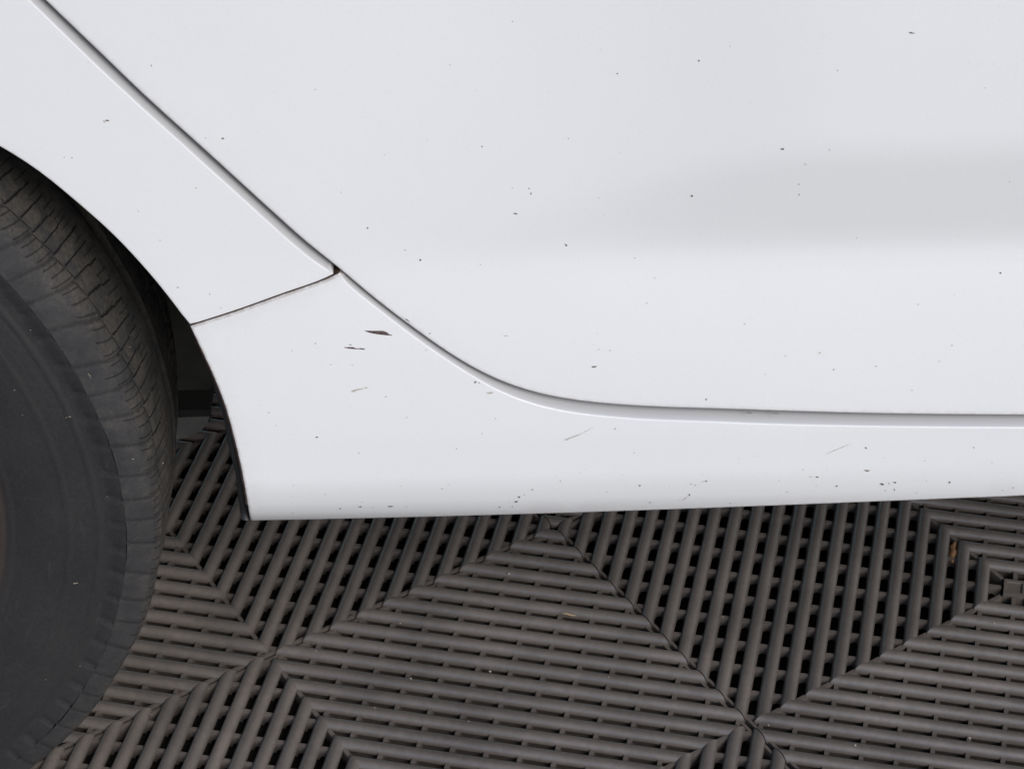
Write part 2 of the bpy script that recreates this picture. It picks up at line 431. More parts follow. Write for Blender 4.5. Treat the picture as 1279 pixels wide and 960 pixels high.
def catmull(P, step=0.003):
    P = [np.array(p, float) for p in P]; out = []
    for i in range(len(P) - 1):
        p0 = P[max(i - 1, 0)]; p1 = P[i]; p2 = P[i + 1]; p3 = P[min(i + 2, len(P) - 1)]
        L = np.linalg.norm(p2 - p1); n = max(1, int(L / step))
        # centripetal-ish: scale tangents by segment length
        m1 = (p2 - p0) / max(np.linalg.norm(p2 - p1) + np.linalg.norm(p1 - p0), 1e-9) * L if i > 0 else (p2 - p1)
        m2 = (p3 - p1) / max(np.linalg.norm(p3 - p2) + np.linalg.norm(p2 - p1), 1e-9) * L if i < len(P) - 2 else (p2 - p1)
        for k in range(n):
            t = k / n; t2 = t * t; t3 = t2 * t
            out.append((2*t3-3*t2+1)*p1 + (t3-2*t2+t)*m1 + (-2*t3+3*t2)*p2 + (t3-t2)*m2)
    out.append(P[-1]); return out

def smooth_pts(P, n=3):
    P = [np.array(p, float) for p in P]
    for _ in range(n):
        P = [P[0]] + [0.25 * P[i - 1] + 0.5 * P[i] + 0.25 * P[i + 1] for i in range(1, len(P) - 1)] + [P[-1]]
    return P

def panel(name, segs, f, parent, r=0.0016, flange=0.016, cell=0.010):
    """segs: (points, dirt, flange material index[, shelf width, shelf depth]) making a closed outline"""
    O = []; D = []; MI = []; SH = []; DP = []; RJ = []
    for sg in segs:
        pts, dirt, mi_ = sg[:3]; sh, dp = sg[3:5] if len(sg) > 3 else (0, 0)
        rj = sg[5] if len(sg) > 5 else r
        for i_, p in enumerate(pts[:-1]):
            O.append(np.array(p, float)); D.append(dirt); MI.append(mi_); RJ.append(rj)
            SH.append(sh[i_] if hasattr(sh, '__len__') else sh); DP.append(dp[i_] if hasattr(dp, '__len__') else dp)
    O = np.array(O); D = np.array(D, float); SH = np.array(SH, float); DP = np.array(DP, float); RJ = np.array(RJ, float); n = len(O)
    area = 0.5 * np.sum(O[:, 0] * np.roll(O[:, 1], -1) - np.roll(O[:, 0], -1) * O[:, 1])
    if area < 0:
        O = O[::-1].copy(); D = D[::-1].copy(); SH = SH[::-1].copy(); DP = DP[::-1].copy(); RJ = RJ[::-1].copy(); MI = MI[::-1]; MI = MI[1:] + MI[:1]
    for _ in range(2):
        k0 = (SH > 0) & (np.roll(SH, 1) > 0) & (np.roll(SH, -1) > 0)
    e = np.roll(O, -1, 0) - O; e /= np.linalg.norm(e, axis=1)[:, None]
    nin = np.c_[-e[:, 1], e[:, 0]]
    vn = nin + np.roll(nin, 1, 0); vn /= np.maximum(np.linalg.norm(vn, axis=1), 0.3)[:, None]
    cosn = np.clip((vn * nin).sum(1), 0.5, 1); off = vn / cosn[:, None]
    V = []; N = []; DA = []; GD = []
    def nrm(P):
        h = 0.003
        gx = (f(P[:, 0] + h, P[:, 1]) - f(P[:, 0] - h, P[:, 1])) / (2 * h)
        gz = (f(P[:, 0], P[:, 1] + h) - f(P[:, 0], P[:, 1] - h)) / (2 * h)
        nn = np.c_[gx, -np.ones(len(P)), gz]; return nn / np.linalg.norm(nn, axis=1)[:, None]
    out3 = np.c_[-vn[:, 0], np.zeros(n), -vn[:, 1]]; out3 /= np.linalg.norm(out3, axis=1)[:, None]
    # rings (A*r + B*shelf inset, C*r + D*shelf depth + E*flange), dirt and painted gap shade factors
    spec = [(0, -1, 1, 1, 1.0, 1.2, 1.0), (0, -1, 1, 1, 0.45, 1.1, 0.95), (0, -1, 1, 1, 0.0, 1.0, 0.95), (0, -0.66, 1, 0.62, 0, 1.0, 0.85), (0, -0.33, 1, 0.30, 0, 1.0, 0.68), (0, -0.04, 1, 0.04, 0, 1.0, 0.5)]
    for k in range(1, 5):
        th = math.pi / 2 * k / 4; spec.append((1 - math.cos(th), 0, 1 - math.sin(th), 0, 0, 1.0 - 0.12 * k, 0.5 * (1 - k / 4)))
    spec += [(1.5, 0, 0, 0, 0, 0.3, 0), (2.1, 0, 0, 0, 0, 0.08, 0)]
    INS = np.array([a * RJ + b_ * SH for a, b_, *_ in spec]); DEP = np.array([c_ * RJ + d_ * DP + e_ * flange for a, b_, c_, d_, e_, *_ in spec])
    rings_ = []
    for k, sp_ in enumerate(spec):
        P = O + off * INS[k][:, None]; y = f(P[:, 0], P[:, 1]) + DEP[k]
        rings_.append(len(V)); V.extend(np.c_[P[:, 0], y, P[:, 1]].tolist())
        # profile direction -> normal angle
        tot = np.zeros((n, 2))
        for a_, b_ in ((k - 1, k), (k, k + 1)):
            if a_ < 0 or b_ >= len(spec): continue
            di = INS[b_] - INS[a_]; dd = DEP[b_] - DEP[a_]; L = np.hypot(di, dd); L[L < 1e-7] = 1e9
            tot += np.c_[-dd, di] / L[:, None]      # (outward, towards viewer)
        L = np.linalg.norm(tot, axis=1); L[L < 1e-6] = 1; tot /= L[:, None]
        nn = nrm(P) * tot[:, 1:2] + out3 * tot[:, 0:1]
        if k >= len(spec) - 3: nn = nrm(P)
        nn /= np.maximum(np.linalg.norm(nn, axis=1), 1e-6)[:, None]
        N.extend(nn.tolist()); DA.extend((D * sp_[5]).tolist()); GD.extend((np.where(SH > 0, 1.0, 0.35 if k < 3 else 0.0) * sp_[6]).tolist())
    Pin = P
    F = []; mi = []
    for L in range(len(rings_) - 1):
        a0, b0 = rings_[L], rings_[L + 1]
        for i in range(n):
            k = (i + 1) % n; F.append((a0 + i, a0 + k, b0 + k, b0 + i)); mi.append(MI[i] if L < 5 else 0)
    # interior
    xs = np.arange(Pin[:, 0].min(), Pin[:, 0].max(), cell); zs = np.arange(Pin[:, 1].min(), Pin[:, 1].max(), cell)
    GXX, GZZ = np.meshgrid(xs, zs); Q = np.c_[GXX.ravel(), GZZ.ravel()]
    A = Pin; B = np.roll(Pin, -1, 0)
    inside = np.zeros(len(Q), bool)
    for a, b_ in zip(A, B):
        cnd = (a[1] > Q[:, 1]) != (b_[1] > Q[:, 1])
        with np.errstate(divide='ignore', invalid='ignore'):
            xi = (b_[0] - a[0]) * (Q[:, 1] - a[1]) / (b_[1] - a[1]) + a[0]
        inside ^= cnd & (Q[:, 0] < xi)
    Q = Q[inside]
    dm = np.full(len(Q), 9.0)
    for a in A: dm = np.minimum(dm, np.hypot(Q[:, 0] - a[0], Q[:, 1] - a[1]))
    Q = Q[dm > cell * 0.55]
    pts = [Vector(p) for p in Pin.tolist()] + [Vector(q) for q in Q.tolist()]
    vo, eo, fo, ov, oe, of = delaunay_2d_cdt(pts, [], [list(range(n))], 1, 1e-7)
    vm = {}
    for iv, src in enumerate(ov):
        s0 = src[0] if src else None
        if s0 is not None and s0 < n: vm[iv] = rings_[-1] + s0
        else:
            P = np.array([[vo[iv].x, vo[iv].y]]); vm[iv] = len(V)
            V.append([P[0, 0], float(f(P[:, 0], P[:, 1])[0]), P[0, 1]]); N.extend(nrm(P).tolist()); DA.append(0.0); GD.append(0.0)
    for fc in fo: F.append(tuple(vm[i] for i in fc)); mi.append(0)
    # all faces towards -Y: outline is CCW in (x,z) seen from -Y -> fine
    return mesh_np(name, V, F, [m_paint, m_edge], parent, True, N, mi, {'dirt': DA, 'gap_shade': GD})

car = empty('white_car', None, (WX, WY + 0.1, 0))
car_off = Vector((WX, WY + 0.1, 0))
tag(car, 'white car with chipped sill, rear door and black tyre on ribbed floor', 'car')
car_inv = Matrix.Translation(-car_off)

# edges measured from the place
door_edge = [(-14.6,-70),(19.7,-34),(54.7,0),(91,35.2),(127.6,70),(164,105.4),(200.6,139.5),(237,172),(273.5,205),(310,238.5),(346.5,271.7),(383,304.3),(423,336),
             (457.5,365.6),(491,392),(519.4,413),(531,421.7),(562.5,443.3),(593.8,462),(625,477),(656.4,488),(687.6,495.7),(719,501),(750,504.5),(781.5,507),(812.7,508.8),
             (860,510.5),(900,511.6),(940,513),(1020,515.5),(1099,517.4),(1190,518.6),(1279,519.2),(1380,519.5)]
qtr_edge = [(-31,-70),(3,-34),(36.5,0),(73,35.5),(109.4,71),(146,105.4),(182,138.6),(219,171.6),(255,204.6),(292,237.6),(328,270.5),(364.7,303.5),(397.5,330.5),(409,337.6),(417,341.6)]
sill_edge = [(427.5,348.6),(442,361.5),(480,391.5),(500,407),(531,430),(562.5,451.5),(594,471.5),(625,488.5),(656,501),(687.6,509.7),(719,515.4),(750,519),(781.5,521.8),(812.7,523.6),
             (860,525.3),(900,526.6),(940,528.4),(1020,530.6),(1099,532),(1190,533),(1279,533.5),(1380,533.6)]
joint_c = [(397.7,351.9),(354.7,366.8),(300,386.4),(268,396.9),(237,406.6)]
joint_q = [(416.4,342.3)] + [(x, y - 1.0) for x, y in joint_c]
joint_s = [(424.4,341.4),(420.5,343.6)] + [(x + 0.4, y + 1.25) for x, y in joint_c]
arch_q = [(236.2,405.9),(225,391.5),(208,367.5),(187.5,343),(161.5,314),(130,282),(104,260.5),(65,226.5),(34,203),(0,183),(-40,162)]
arch_s = [(237.4,407.6),(243,420.5),(263.5,463.5),(280.5,505.5),(292.5,549),(302.5,592),(309.5,632),(313,650)]
sill_bot = [(313,650),(380,648.8),(500,646.2),(629,642.9),(800,637.6),(951,632.2),(1120,625.6),(1279,619.3),(1400,614.2)]
bp = lambda L, f: [backproj(x, y, f) for x, y in L]

de = smooth_pts(catmull(bp(door_edge, f_door), 0.004), 5)
top_x, top_z = de[0]
de = catmull([(-0.39, 1.02), (-0.385, 0.90), (-0.36, 0.78), (-0.315, 0.69), tuple(de[0])], 0.01)[:-1] + de
def line(a, b, step=0.02):
    a = np.array(a); b = np.array(b); n = max(1, int(np.linalg.norm(b - a) / step)); return [a + (b - a) * k / n for k in range(n + 1)]
dend = (1.15, de[-1][1] + 0.0)
dl = line(de[-1], dend)
seg_door = [(de + dl[1:], 0.35, 0), (line(dend, (1.15, 1.02)), 0, 0), (line((1.15, 1.02), de[0]), 0, 0)]
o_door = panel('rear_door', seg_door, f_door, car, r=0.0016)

qe = smooth_pts(catmull(bp(qtr_edge, f_quarter), 0.004), 4)
qe = catmull([(-0.396, 1.02), (-0.391, 0.90), (-0.366, 0.78), (-0.322, 0.69), tuple(qe[0])], 0.01)[:-1] + qe
jq = catmull(bp(joint_q, f_quarter), 0.004)
aq = smooth_pts(catmull(bp(arch_q, f_quarter), 0.006), 5)
a_end = aq[-1]; an = math.atan2(a_end[1] - WZ, a_end[0] - WX); ra = math.hypot(a_end[1] - WZ, a_end[0] - WX)
arc = [(WX + (ra + 0.006 * k / 30) * math.cos(an + (R(190) - an) * k / 30), WZ + (ra + 0.006 * k / 30) * math.sin(an + (R(190) - an) * k / 30)) for k in range(31)]
lowleft = (arc[-1][0] - 0.001, 0.24)
DE = np.array([tuple(p) for p in (de + dl[1:])])
def shelf(pts, cap):
    P = np.array([tuple(p) for p in pts]); out = []
    A = DE[:-1]; B = DE[1:]; AB = B - A; L2 = (AB ** 2).sum(1)
    for p in P:
        t_ = np.clip(((p - A) * AB).sum(1) / L2, 0, 1); out.append(np.linalg.norm(A + AB * t_[:, None] - p, axis=1).min())
    return np.clip(np.array(out) - 0.0011, 0.0008, cap)
shq = shelf(qe, 0.0046)
seg_q = [(qe, 0.0, 0, shq, shq * 1.9), ([qe[-1], jq[0]], 0.1, 0, float(shq[-1]), float(shq[-1] * 1.9), 0.0008), (jq, 0.15, 1, 0, 0, 0.0004), ([jq[-1]] + aq[0:], 0.30, 1), (arc, 0.2, 1),
         (line(arc[-1], lowleft), 0.2, 1), (line(lowleft, (-1.5, 0.24)), 0.1, 0), (line((-1.5, 0.24), (-1.5, 1.02)), 0, 0), (line((-1.5, 1.02), qe[0]), 0, 0)]
def dedupe(segs):
    out = []
    for sg in segs:
        pts = sg[0]
        q = [pts[0]]
        for p in pts[1:]:
            if np.linalg.norm(np.array(p) - np.array(q[-1])) > 6e-4: q.append(p)
        if np.linalg.norm(np.array(q[-1]) - np.array(pts[-1])) > 0: q[-1] = pts[-1] if len(q) > 1 else q[-1]
        sg = list(sg)
        if len(sg) > 3 and hasattr(sg[3], '__len__'): q = list(pts)
        if len(q) > 1: out.append((q,) + tuple(sg[1:]))
    return out
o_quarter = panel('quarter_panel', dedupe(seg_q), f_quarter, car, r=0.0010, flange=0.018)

se = smooth_pts(catmull(bp([joint_s[0]] + sill_edge, f_sill), 0.004), 3)
send = (1.15, se[-1][1])
js = catmull(bp(joint_s, f_sill), 0.003)
as_ = smooth_pts(catmull(bp(arch_s, f_sill), 0.005), 3)
sb = smooth_pts(catmull(bp(sill_bot, f_sill), 0.008), 3)
sbend = (1.15, sb[-1][1] + 0.004)
se_r = se[::-1]; shs = shelf(se_r, 0.0064)
seg_s = [(js, 0.9, 1, 0, 0, 0.0009), (as_, 0.8, 1), (sb + [sbend], 0.75, 1), (line(sbend, send), 0, 0), (line(send, se[-1]), 0.05, 0), (se_r, 0.0, 0, shs, shs * 1.65)]
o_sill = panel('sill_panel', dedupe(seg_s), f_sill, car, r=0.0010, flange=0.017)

for o in (o_door, o_quarter, o_sill): o.data.transform(car_inv)

# ------------------------------------------------------------------ marks on the paint
def blob(mb, px, py, wpx, hpx, ang, f, n=8, irr=0.35, lift=0.00018, pointy=0):
    V = []
    c, s = math.cos(ang), math.sin(ang)
    for k in range(n):
        a = 2 * math.pi * k / n; rr = 0.9 + random.uniform(-irr, irr)
        ux = math.cos(a) * wpx / 2 * rr; uy = math.sin(a) * hpx / 2 * rr * (abs(math.sin(a)) ** pointy if pointy else 1)
        x, z = backproj(px + ux * c - uy * s, py + ux * s + uy * c, f)
        V.append((x - car_off.x, float(f(np.array(x), np.array(z))) - lift - car_off.y, z))
    mb.add(V, [tuple(range(n))[::-1] if True else 0])
def marks(parent, f, L, name, material, kind='stuff'):
    mb = MB()
    for it in L: blob(mb, *it[:4], math.radians(it[4]) if len(it) > 4 else random.uniform(0, 3), f)
    o = mb.build(name, material, parent); o['kind'] = kind
    # keep the child's local frame equal to the car's frame
    return o
door_dark = [(189,82,2.6,2.2),(278,173,3.6,2.2,0),(602,183,2,2.4),(873,76,2.6,2.2),(1139.5,41.5,9,1.6,4),(1137,40.3,4,1,10),(977,186,4.4,2.4,10),(864,244.5,3.2,3),(663,241.5,2.8,2.2),
             (661,235,2,1.6),(644,266.5,5,2.2,10),(707,306,4,2.6),(742,457.5,7,2.4,-6),(882,498.5,2.8,2.4),(459,284.5,3,2.2),(525,324.5,3.2,2.6),(1249.5,340.5,2.4,2.2),(1041,461.5,2.4,2),
             (771,92,2.2,1.8),(537,416,2,2),(640,27,2,1.6),(998,230,1.8,2),(998,243,1.8,2),(1094,457,1.8,1.6),(936,515,9,1.8,3),(968,516,14,1.6,3)]
door_pale = [(257,172,2.4,2),(1046,88,2.6,1.8),(1036,187,2.2,2),(640,234.5,2.4,2),(748,436,2.2,2),(762,437.5,2.4,2),(956,467,2.2,2),(1024,440.5,5,1.8,-25),(793,322,2.4,1.8),(930,404,2.4,2),
             (1147,380,2.2,2),(1189,431,2.6,2),(1173,451,2.4,2),(710,173,2,2),(748,247,2.2,1.8),(808,378,2.2,2),(506,312,2.4,1.8),(632,419,7,1.5,0),(1139,487,2,1.8),(1261,227,2,2),(1006,205,2.4,1.8),
             (981,444,4,1.2,-30),(818,347,2.2,1.8),(394,112,2,1.4),(480,193,2,1.4),(562,81,2,1.6),(912,58,2,1.5),(1230,110,2,1.5),(1070,297,2,1.5),(600,330,2,1.5),(426,240,2,1.5)]
q_dark = [(134,150.5,5,2.6,0),(262,367,2,1.6)]
q_pale = [(130.5,151.5,4,2.4,0),(80,196.5,2.4,1.8),(90,196.5,3,2,0),(222,359,3,2.4),(110,78,2,1.6),(245,234,2.6,1.8),(173,264,2,1.6),(276,384,2.4,1.6),(200,300,2,1.5)]
s_dark = [(396,545.5,3.4,2,0),(394,428.5,1.8,1.4),(437.5,430,3,1.6,0),(593.5,476.8,4.6,2.8,-10),(598.5,477.5,2,1.6),(649,625,0.1,0.1),(645,626,3.6,2.6,0),(648.5,620.4,3.6,2.2,10),(665,611,2.2,2,0),
          (450,632.5,4.4,1.8,0),(488,632,5.4,1.8,0),(425,634.5,2.4,1.5),(624,633,3,1.4),(799,606,3,2.2,0),(861,617.6,3,2.2),(882,600.5,2.6,2.2),(863,604,2,1.6),(1101.5,604.3,5.6,3,0),
          (1117.5,602,3.2,2,0),(1186,601.8,2.8,2.6,0),(1083,587.3,7.2,2.2,0),(1020.5,595.5,4.2,1.8,0),(1081.5,559,3,2.2),(1045,606.5,2.8,2),(1117,611,2.4,1.8),(1216.5,558.5,2,1.8),(983,614,1.8,1.5),
          (509,399.5,9,1.4,38),(552,610,2,1.2)]
s_pale = [(336,515,2.6,1.8),(440,455.6,2.6,1.8),(448,565.6,2.4,1.8),(482,495,2.4,2),(345,531,2,1.6),(446,486.5,17,2.6,-14),(441,488.5,6,1.6,0),(457,484,4,2,0),(612,490.3,9,2.4,-6),(708,548.5,5,2,-15),
          (768,535,4.4,2.4,-20),(868,605.3,2.6,1.4,20),(1013,594.8,5,1.4,8),(1106,612,2.4,1.6),(1265.5,608.5,3,2),(1110,603,4,1.4),(1033,585,1.2,1.2),(655,617.5,2.4,1.6),(640,632,3,1.6),(532,437,2,1.6),
          (792,565,2.6,1.6),(856,622,8,1,-35),(812,627,2.4,1.6),(1003,586,2,1.4),(1145,615,2,1.4),(413,455,2.4,1.4),(365,437.5,2.2,1.6),(508,521,2,1.6),(570,560,2,1.6),(602,541,2,1.6),(1239,577,2,1.5),(1155,575,2,1.5),
          (619,522.6,2.2,1.5),(700,600,2.4,1.4),(508,632,2.4,1.3),(365,640,2.4,1.3),(912,628,2.2,1.3)]
for k in range(24):                              # small stone chips scattered along the lower sill
    x = random.uniform(330, 1275); s_pale.append((x, 649 - (x - 313) * 0.0325 - random.uniform(4, 60), random.uniform(1.0, 1.9), random.uniform(0.9, 1.5)))
for k in range(12):
    door_pale.append((random.uniform(450, 1275), random.uniform(5, 470), random.uniform(0.9, 1.6), random.uniform(0.8, 1.3)))
marks(o_door, f_door, door_dark, 'paint_chips', m_speck); marks(o_door, f_door, door_pale, 'paint_specks', m_prim)
marks(o_quarter, f_quarter, q_dark, 'paint_chips', m_speck); marks(o_quarter, f_quarter, q_pale, 'paint_specks', m_prim)
marks(o_sill, f_sill, s_dark, 'paint_chips', m_speck); marks(o_sill, f_sill, s_pale, 'paint_specks', m_prim)
def strip(pts, f, name, material, parent):
    """pts (px, py, half width px)"""
    mb = MB(); V = []
    for px, py, hw_ in pts:
        for sgn in (-1, 1):
            x, z = backproj(px, py + sgn * hw_, f)
            V.append((x - car_off.x, float(f(np.array(x), np.array(z))) - 0.0002 - car_off.y, z))
    F = [(2 * i, 2 * i + 1, 2 * i + 3, 2 * i + 2) for i in range(len(pts) - 1)]
    mb.add(V, F); return mb.build(name, material, parent)
o = strip([(455.5,412.8,0.2),(460,413.6,1.0),(466,414.5,1.7),(473,415,2.3),(479,415.4,2.5),(483.5,416.6,1.9),(486,417.6,0.7),(490,418.6,0.3)], f_sill, 'deep_chip', m_chip, o_sill)
tag(o, 'dark brown elongated chip')
o = strip([(430,433.6,0.3),(436,434,0.9),(441,434.3,1.1),(444,435,0.6),(447,435.4,0.35),(450,435.1,0.7),(453,435.4,0.8),(456,435.9,0.4)], f_sill, 'scratch', m_chip, o_sill)
tag(o, 'thin dark horizontal scratch')
o = strip([(705,549,0.3),(710,547.3,0.8),(717,544.8,0.9),(722,543,0.8),(727,540.8,0.35),(734,537,0.3),(741,533,0.2)], f_sill, 'scratch', m_scuff, o_sill)
tag(o, 'faint slanting grey scratch')
o = strip([(1031,567,0.2),(1040,563,0.5),(1052,558,0.5),(1062,554,0.2)], f_sill, 'scratch', m_scuff, o_sill); tag(o, 'short faint slanting scratch')

# ------------------------------------------------------------------ body behind the panels
def car_box(name, a, b, m, parent=car):
    mb = MB(); mb.box(tuple(np.array(a) - car_off), tuple(np.array(b) - car_off)); return mb.build(name, m, parent)
# door aperture behind the shut line, follows the gap
mb = MB()
path = [p for p in de if p[1] < 1.0] + dl[1:]
V = []; F = []
for k, p in enumerate(path):
    p = np.array(p); q = np.array(path[min(k + 1, len(path) - 1)]) - np.array(path[max(k - 1, 0)]); q = q / np.linalg.norm(q); nn = np.array([-q[1], q[0]])
    for s_ in (-0.022, 0.02):
        x, z = p + nn * s_; V.append((x - car_off.x, float(f_door(np.array(x), np.array(z))) + 0.0155 - car_off.y, z))
F = [(2 * i, 2 * i + 2, 2 * i + 3, 2 * i + 1) for i in range(len(path) - 1)]
mb.add(V, F); o = mb.build('door_jamb', m_jamb, car, True)
# strip behind the joint of quarter panel and sill
V = []
for p in jq[6:]:
    for s_ in (-0.010, 0.010): V.append((p[0] - car_off.x, Y0 + 0.012 - car_off.y, p[1] + s_))
mb = MB(); mb.add(V, [(2 * i, 2 * i + 1, 2 * i + 3, 2 * i + 2) for i in range(len(jq) - 7)]); mb.build('panel_seam', m_edge, car)
car_box('underbody', (-0.135, Y0 + 0.045, 0.255), (1.15, 2.75, 0.33), m_under)
car_box('body_light_block', (-0.125, Y0 + 0.05, 0.335), (1.15, 2.75, 1.0), m_under)  # unseen filler blocks, added so sky light does not leak in
car_box('body_light_block', (-1.5, Y0 + 0.46, 0.30), (-0.13, 2.75, 1.0), m_under)
car_box('body_light_block', (-1.5, Y0 + 0.05, 0.73), (-0.13, Y0 + 0.455, 1.0), m_under)
car_box('body_light_block', (-1.5, Y0 + 0.05, 0.26), (-0.95, Y0 + 0.455, 0.72), m_under)
car_box('body_top_slab', (-1.5, Y0 + 0.012, 1.005), (1.15, 2.75, 1.02), m_paint)  # unseen slab added to close the body top against light leaks

# wheel arch liner: curved shell and its inner wall
mb = MB(); LR = 0.374
angs = np.radians(np.arange(2, 189, 4)); V = []
ys = [Y0 + 0.016, Y0 + 0.05, Y0 + 0.12, Y0 + 0.30]
for a in angs:
    for k, y in enumerate(ys):
        rr = LR + (0.004 if k % 2 else 0.0)
        V.append((WX + rr * math.cos(a) - car_off.x, y - car_off.y, WZ + rr * math.sin(a)))
n = len(ys)
mb.add(V, [(i * n + j, i * n + j + 1, (i + 1) * n + j + 1, (i + 1) * n + j) for i in range(len(angs) - 1) for j in range(n - 1)])
mb.build('wheel_arch_liner', m_liner, car, True)

# rusty lip and rubber strip along the sill side of the arch
def edge_tube(path, offc, rad, depth, name, m):
    V = []; F = []; n = len(path)
    for k, p in enumerate(path):
        q = np.array(path[min(k + 1, n - 1)]) - np.array(path[max(k - 1, 0)]); q /= np.linalg.norm(q); nn = np.array([q[1], -q[0]])
        if nn[0] > 0: nn = -nn
        tt = k / (n - 1); rr = rad(tt)
        for kk in range(8):
            a = 2 * math.pi * kk / 8
            c_ = np.array(p) + nn * (offc(tt) + rr * math.cos(a))
            V.append((c_[0] - car_off.x, float(f_sill(np.array(p[0]), np.array(max(p[1], 0.285)))) + depth(tt) + rr * math.sin(a) - car_off.y, c_[1]))
    for i in range(n - 1):
        for k in range(8): F.append((i * 8 + k, i * 8 + (k + 1) % 8, (i + 1) * 8 + (k + 1) % 8, (i + 1) * 8 + k))
    F.append(tuple(range(8))); F.append(tuple(range((n - 1) * 8, n * 8))[::-1])
    mb = MB(); mb.add(V, F); return mb.build(name, m, car, True)
pth_ = list(as_[::2]) + [as_[-1]]
edge_tube(pth_[:-3], lambda t_: 0.0001, lambda t_: 0.0011, lambda t_: 0.0022, 'arch_lip', m_edge)
k0 = int(len(pth_) * 0.22)
edge_tube(pth_[k0:-1], lambda t_: 0.0022 + 0.0012 * t_ + 0.0005 * math.sin(t_ * 17), lambda t_: 0.0012 + 0.0017 * min(1, t_ * 3), lambda t_: 0.007 + 0.004 * t_, 'edge_seal', m_rubber)

# ------------------------------------------------------------------ wheel
wheel = empty('wheel', car, (0, -0.1, WZ))
SR = 0.245 * S
# profile: (lateral y from outer sidewall plane, radius), outer bead -> inner bead
NT = 2600
th = np.linspace(0, 2 * math.pi, NT, endpoint=False) - math.pi / 2
TW = 0.168
tread_y = np.concatenate([np.linspace(0, 0.016, 12), np.linspace(0.018, TW - 0.018, 78), np.linspace(TW - 0.016, TW, 8)])
def crown(y):
    h = TW / 2; u = (0.065 - y) / 0.065 if y < 0.065 else (y - 0.065) / (TW - 0.065)
    r = WR - (0.003 if y < 0.065 else 0.0075) * u ** 2 - 0.0072 * max(0, (u - 0.70) / 0.30) ** 2.0
    e = h - abs(y - h)
    if e < 0.008: r -= 0.0095 * (1 - e / 0.008) ** 1.6
    return r
cr = np.array([crown(y) for y in tread_y])
Yg, Tg = np.meshgrid(tread_y, th); Rg = np.tile(cr, (NT, 1)); sgm = Tg * WR
NP = 94; P = 2 * math.pi * WR / NP          # main lateral pitch ~26.7 mm
def groove(dist, wd): return 1 - sstep(wd * 0.5, wd * 1.15, np.abs(dist))
def per(s_, p_): return (s_ + p_ / 2) % p_ - p_ / 2
hy = np.clip(Yg, 0, None)
jit = 0.0040 * np.sin(Tg * 9) + 0.0028 * np.sin(Tg * 23 + 1)
curve = -(0.26 * hy + 0.0075 * (1 - np.exp(-hy / 0.010)))
jw = 0.0006 * np.sin(hy * 900) + 0.0004 * np.sin(hy * 2100 + sgm * 40)
blk = np.floor(sgm / P + 0.5)
blk = np.floor(sgm / P + 0.5)
A1 = groove(per(sgm - curve + jit, P), 0.0012 - 0.0004 * sstep(0.020, 0.030, hy)) * (1 - sstep(0.047, 0.049, hy)) * (0.55 - 0.15 * sstep(0.020, 0.030, hy))
C2 = groove(hy - 0.0800, 0.0042) * 0.8
C4 = groove(hy - (TW - 0.046), 0.0042)
B2 = groove(per(sgm - 0.3 * hy, P / 2), 0.0014) * sstep(0.100, 0.102, hy) * 0.7
Gd = np.maximum.reduce([A1, C2, C4, B2])
wear = 0.0006 * (np.sin(sgm * 55 + hy * 60) * np.sin(sgm * 23 - hy * 90))
Rg = Rg - Gd * (0.0022 + 0.0030 * sstep(0.074, 0.078, hy)) + wear
# contact patch: flattened on the rib tops
X = Rg * np.cos(Tg); Z = Rg * np.sin(Tg); Z = np.maximum(Z, -WZ + 0.0008)
ny = len(tread_y)
V = np.stack([X, Yg, Z], -1).reshape(-1, 3)
idx = np.arange(NT * ny).reshape(NT, ny); nx = np.roll(idx, -1, 0)
F = np.stack([idx[:, :-1], idx[:, 1:], nx[:, 1:], nx[:, :-1]], -1).reshape(-1, 4)
def fast_mesh(name, V, F, m, parent, attrs=None, vec=None):
    me = bpy.data.meshes.new(name); me.vertices.add(len(V)); me.vertices.foreach_set('co', V.astype(np.float32).ravel())
    me.loops.add(F.size); me.loops.foreach_set('vertex_index', F.astype(np.int32).ravel())
    me.polygons.add(len(F)); me.polygons.foreach_set('loop_start', np.arange(0, F.size, 4, dtype=np.int32))
    me.polygons.foreach_set('use_smooth', np.ones(len(F), bool)); me.materials.append(m)
    me.update(calc_edges=True)
    for k, a in (attrs or {}).items():
        at = me.attributes.new(k, 'FLOAT', 'POINT'); at.data.foreach_set('value', a.astype(np.float32).ravel())
    for k, a in (vec or {}).items():
        at = me.attributes.new(k, 'FLOAT_VECTOR', 'POINT'); at.data.foreach_set('vector', a.astype(np.float32).ravel())
    me.validate()
    o = bpy.data.objects.new(name, me); COL.objects.link(o); o.parent = parent; return o
tread = fast_mesh('tread', V, F, m_tread, wheel, {'groove': (Gd * 0.95).reshape(-1), 'edge': (1 - sstep(0.001, 0.018, hy)).reshape(-1)}, {'tuv': np.stack([sgm - curve + jit, hy, 0 * hy], -1).reshape(-1, 3)})
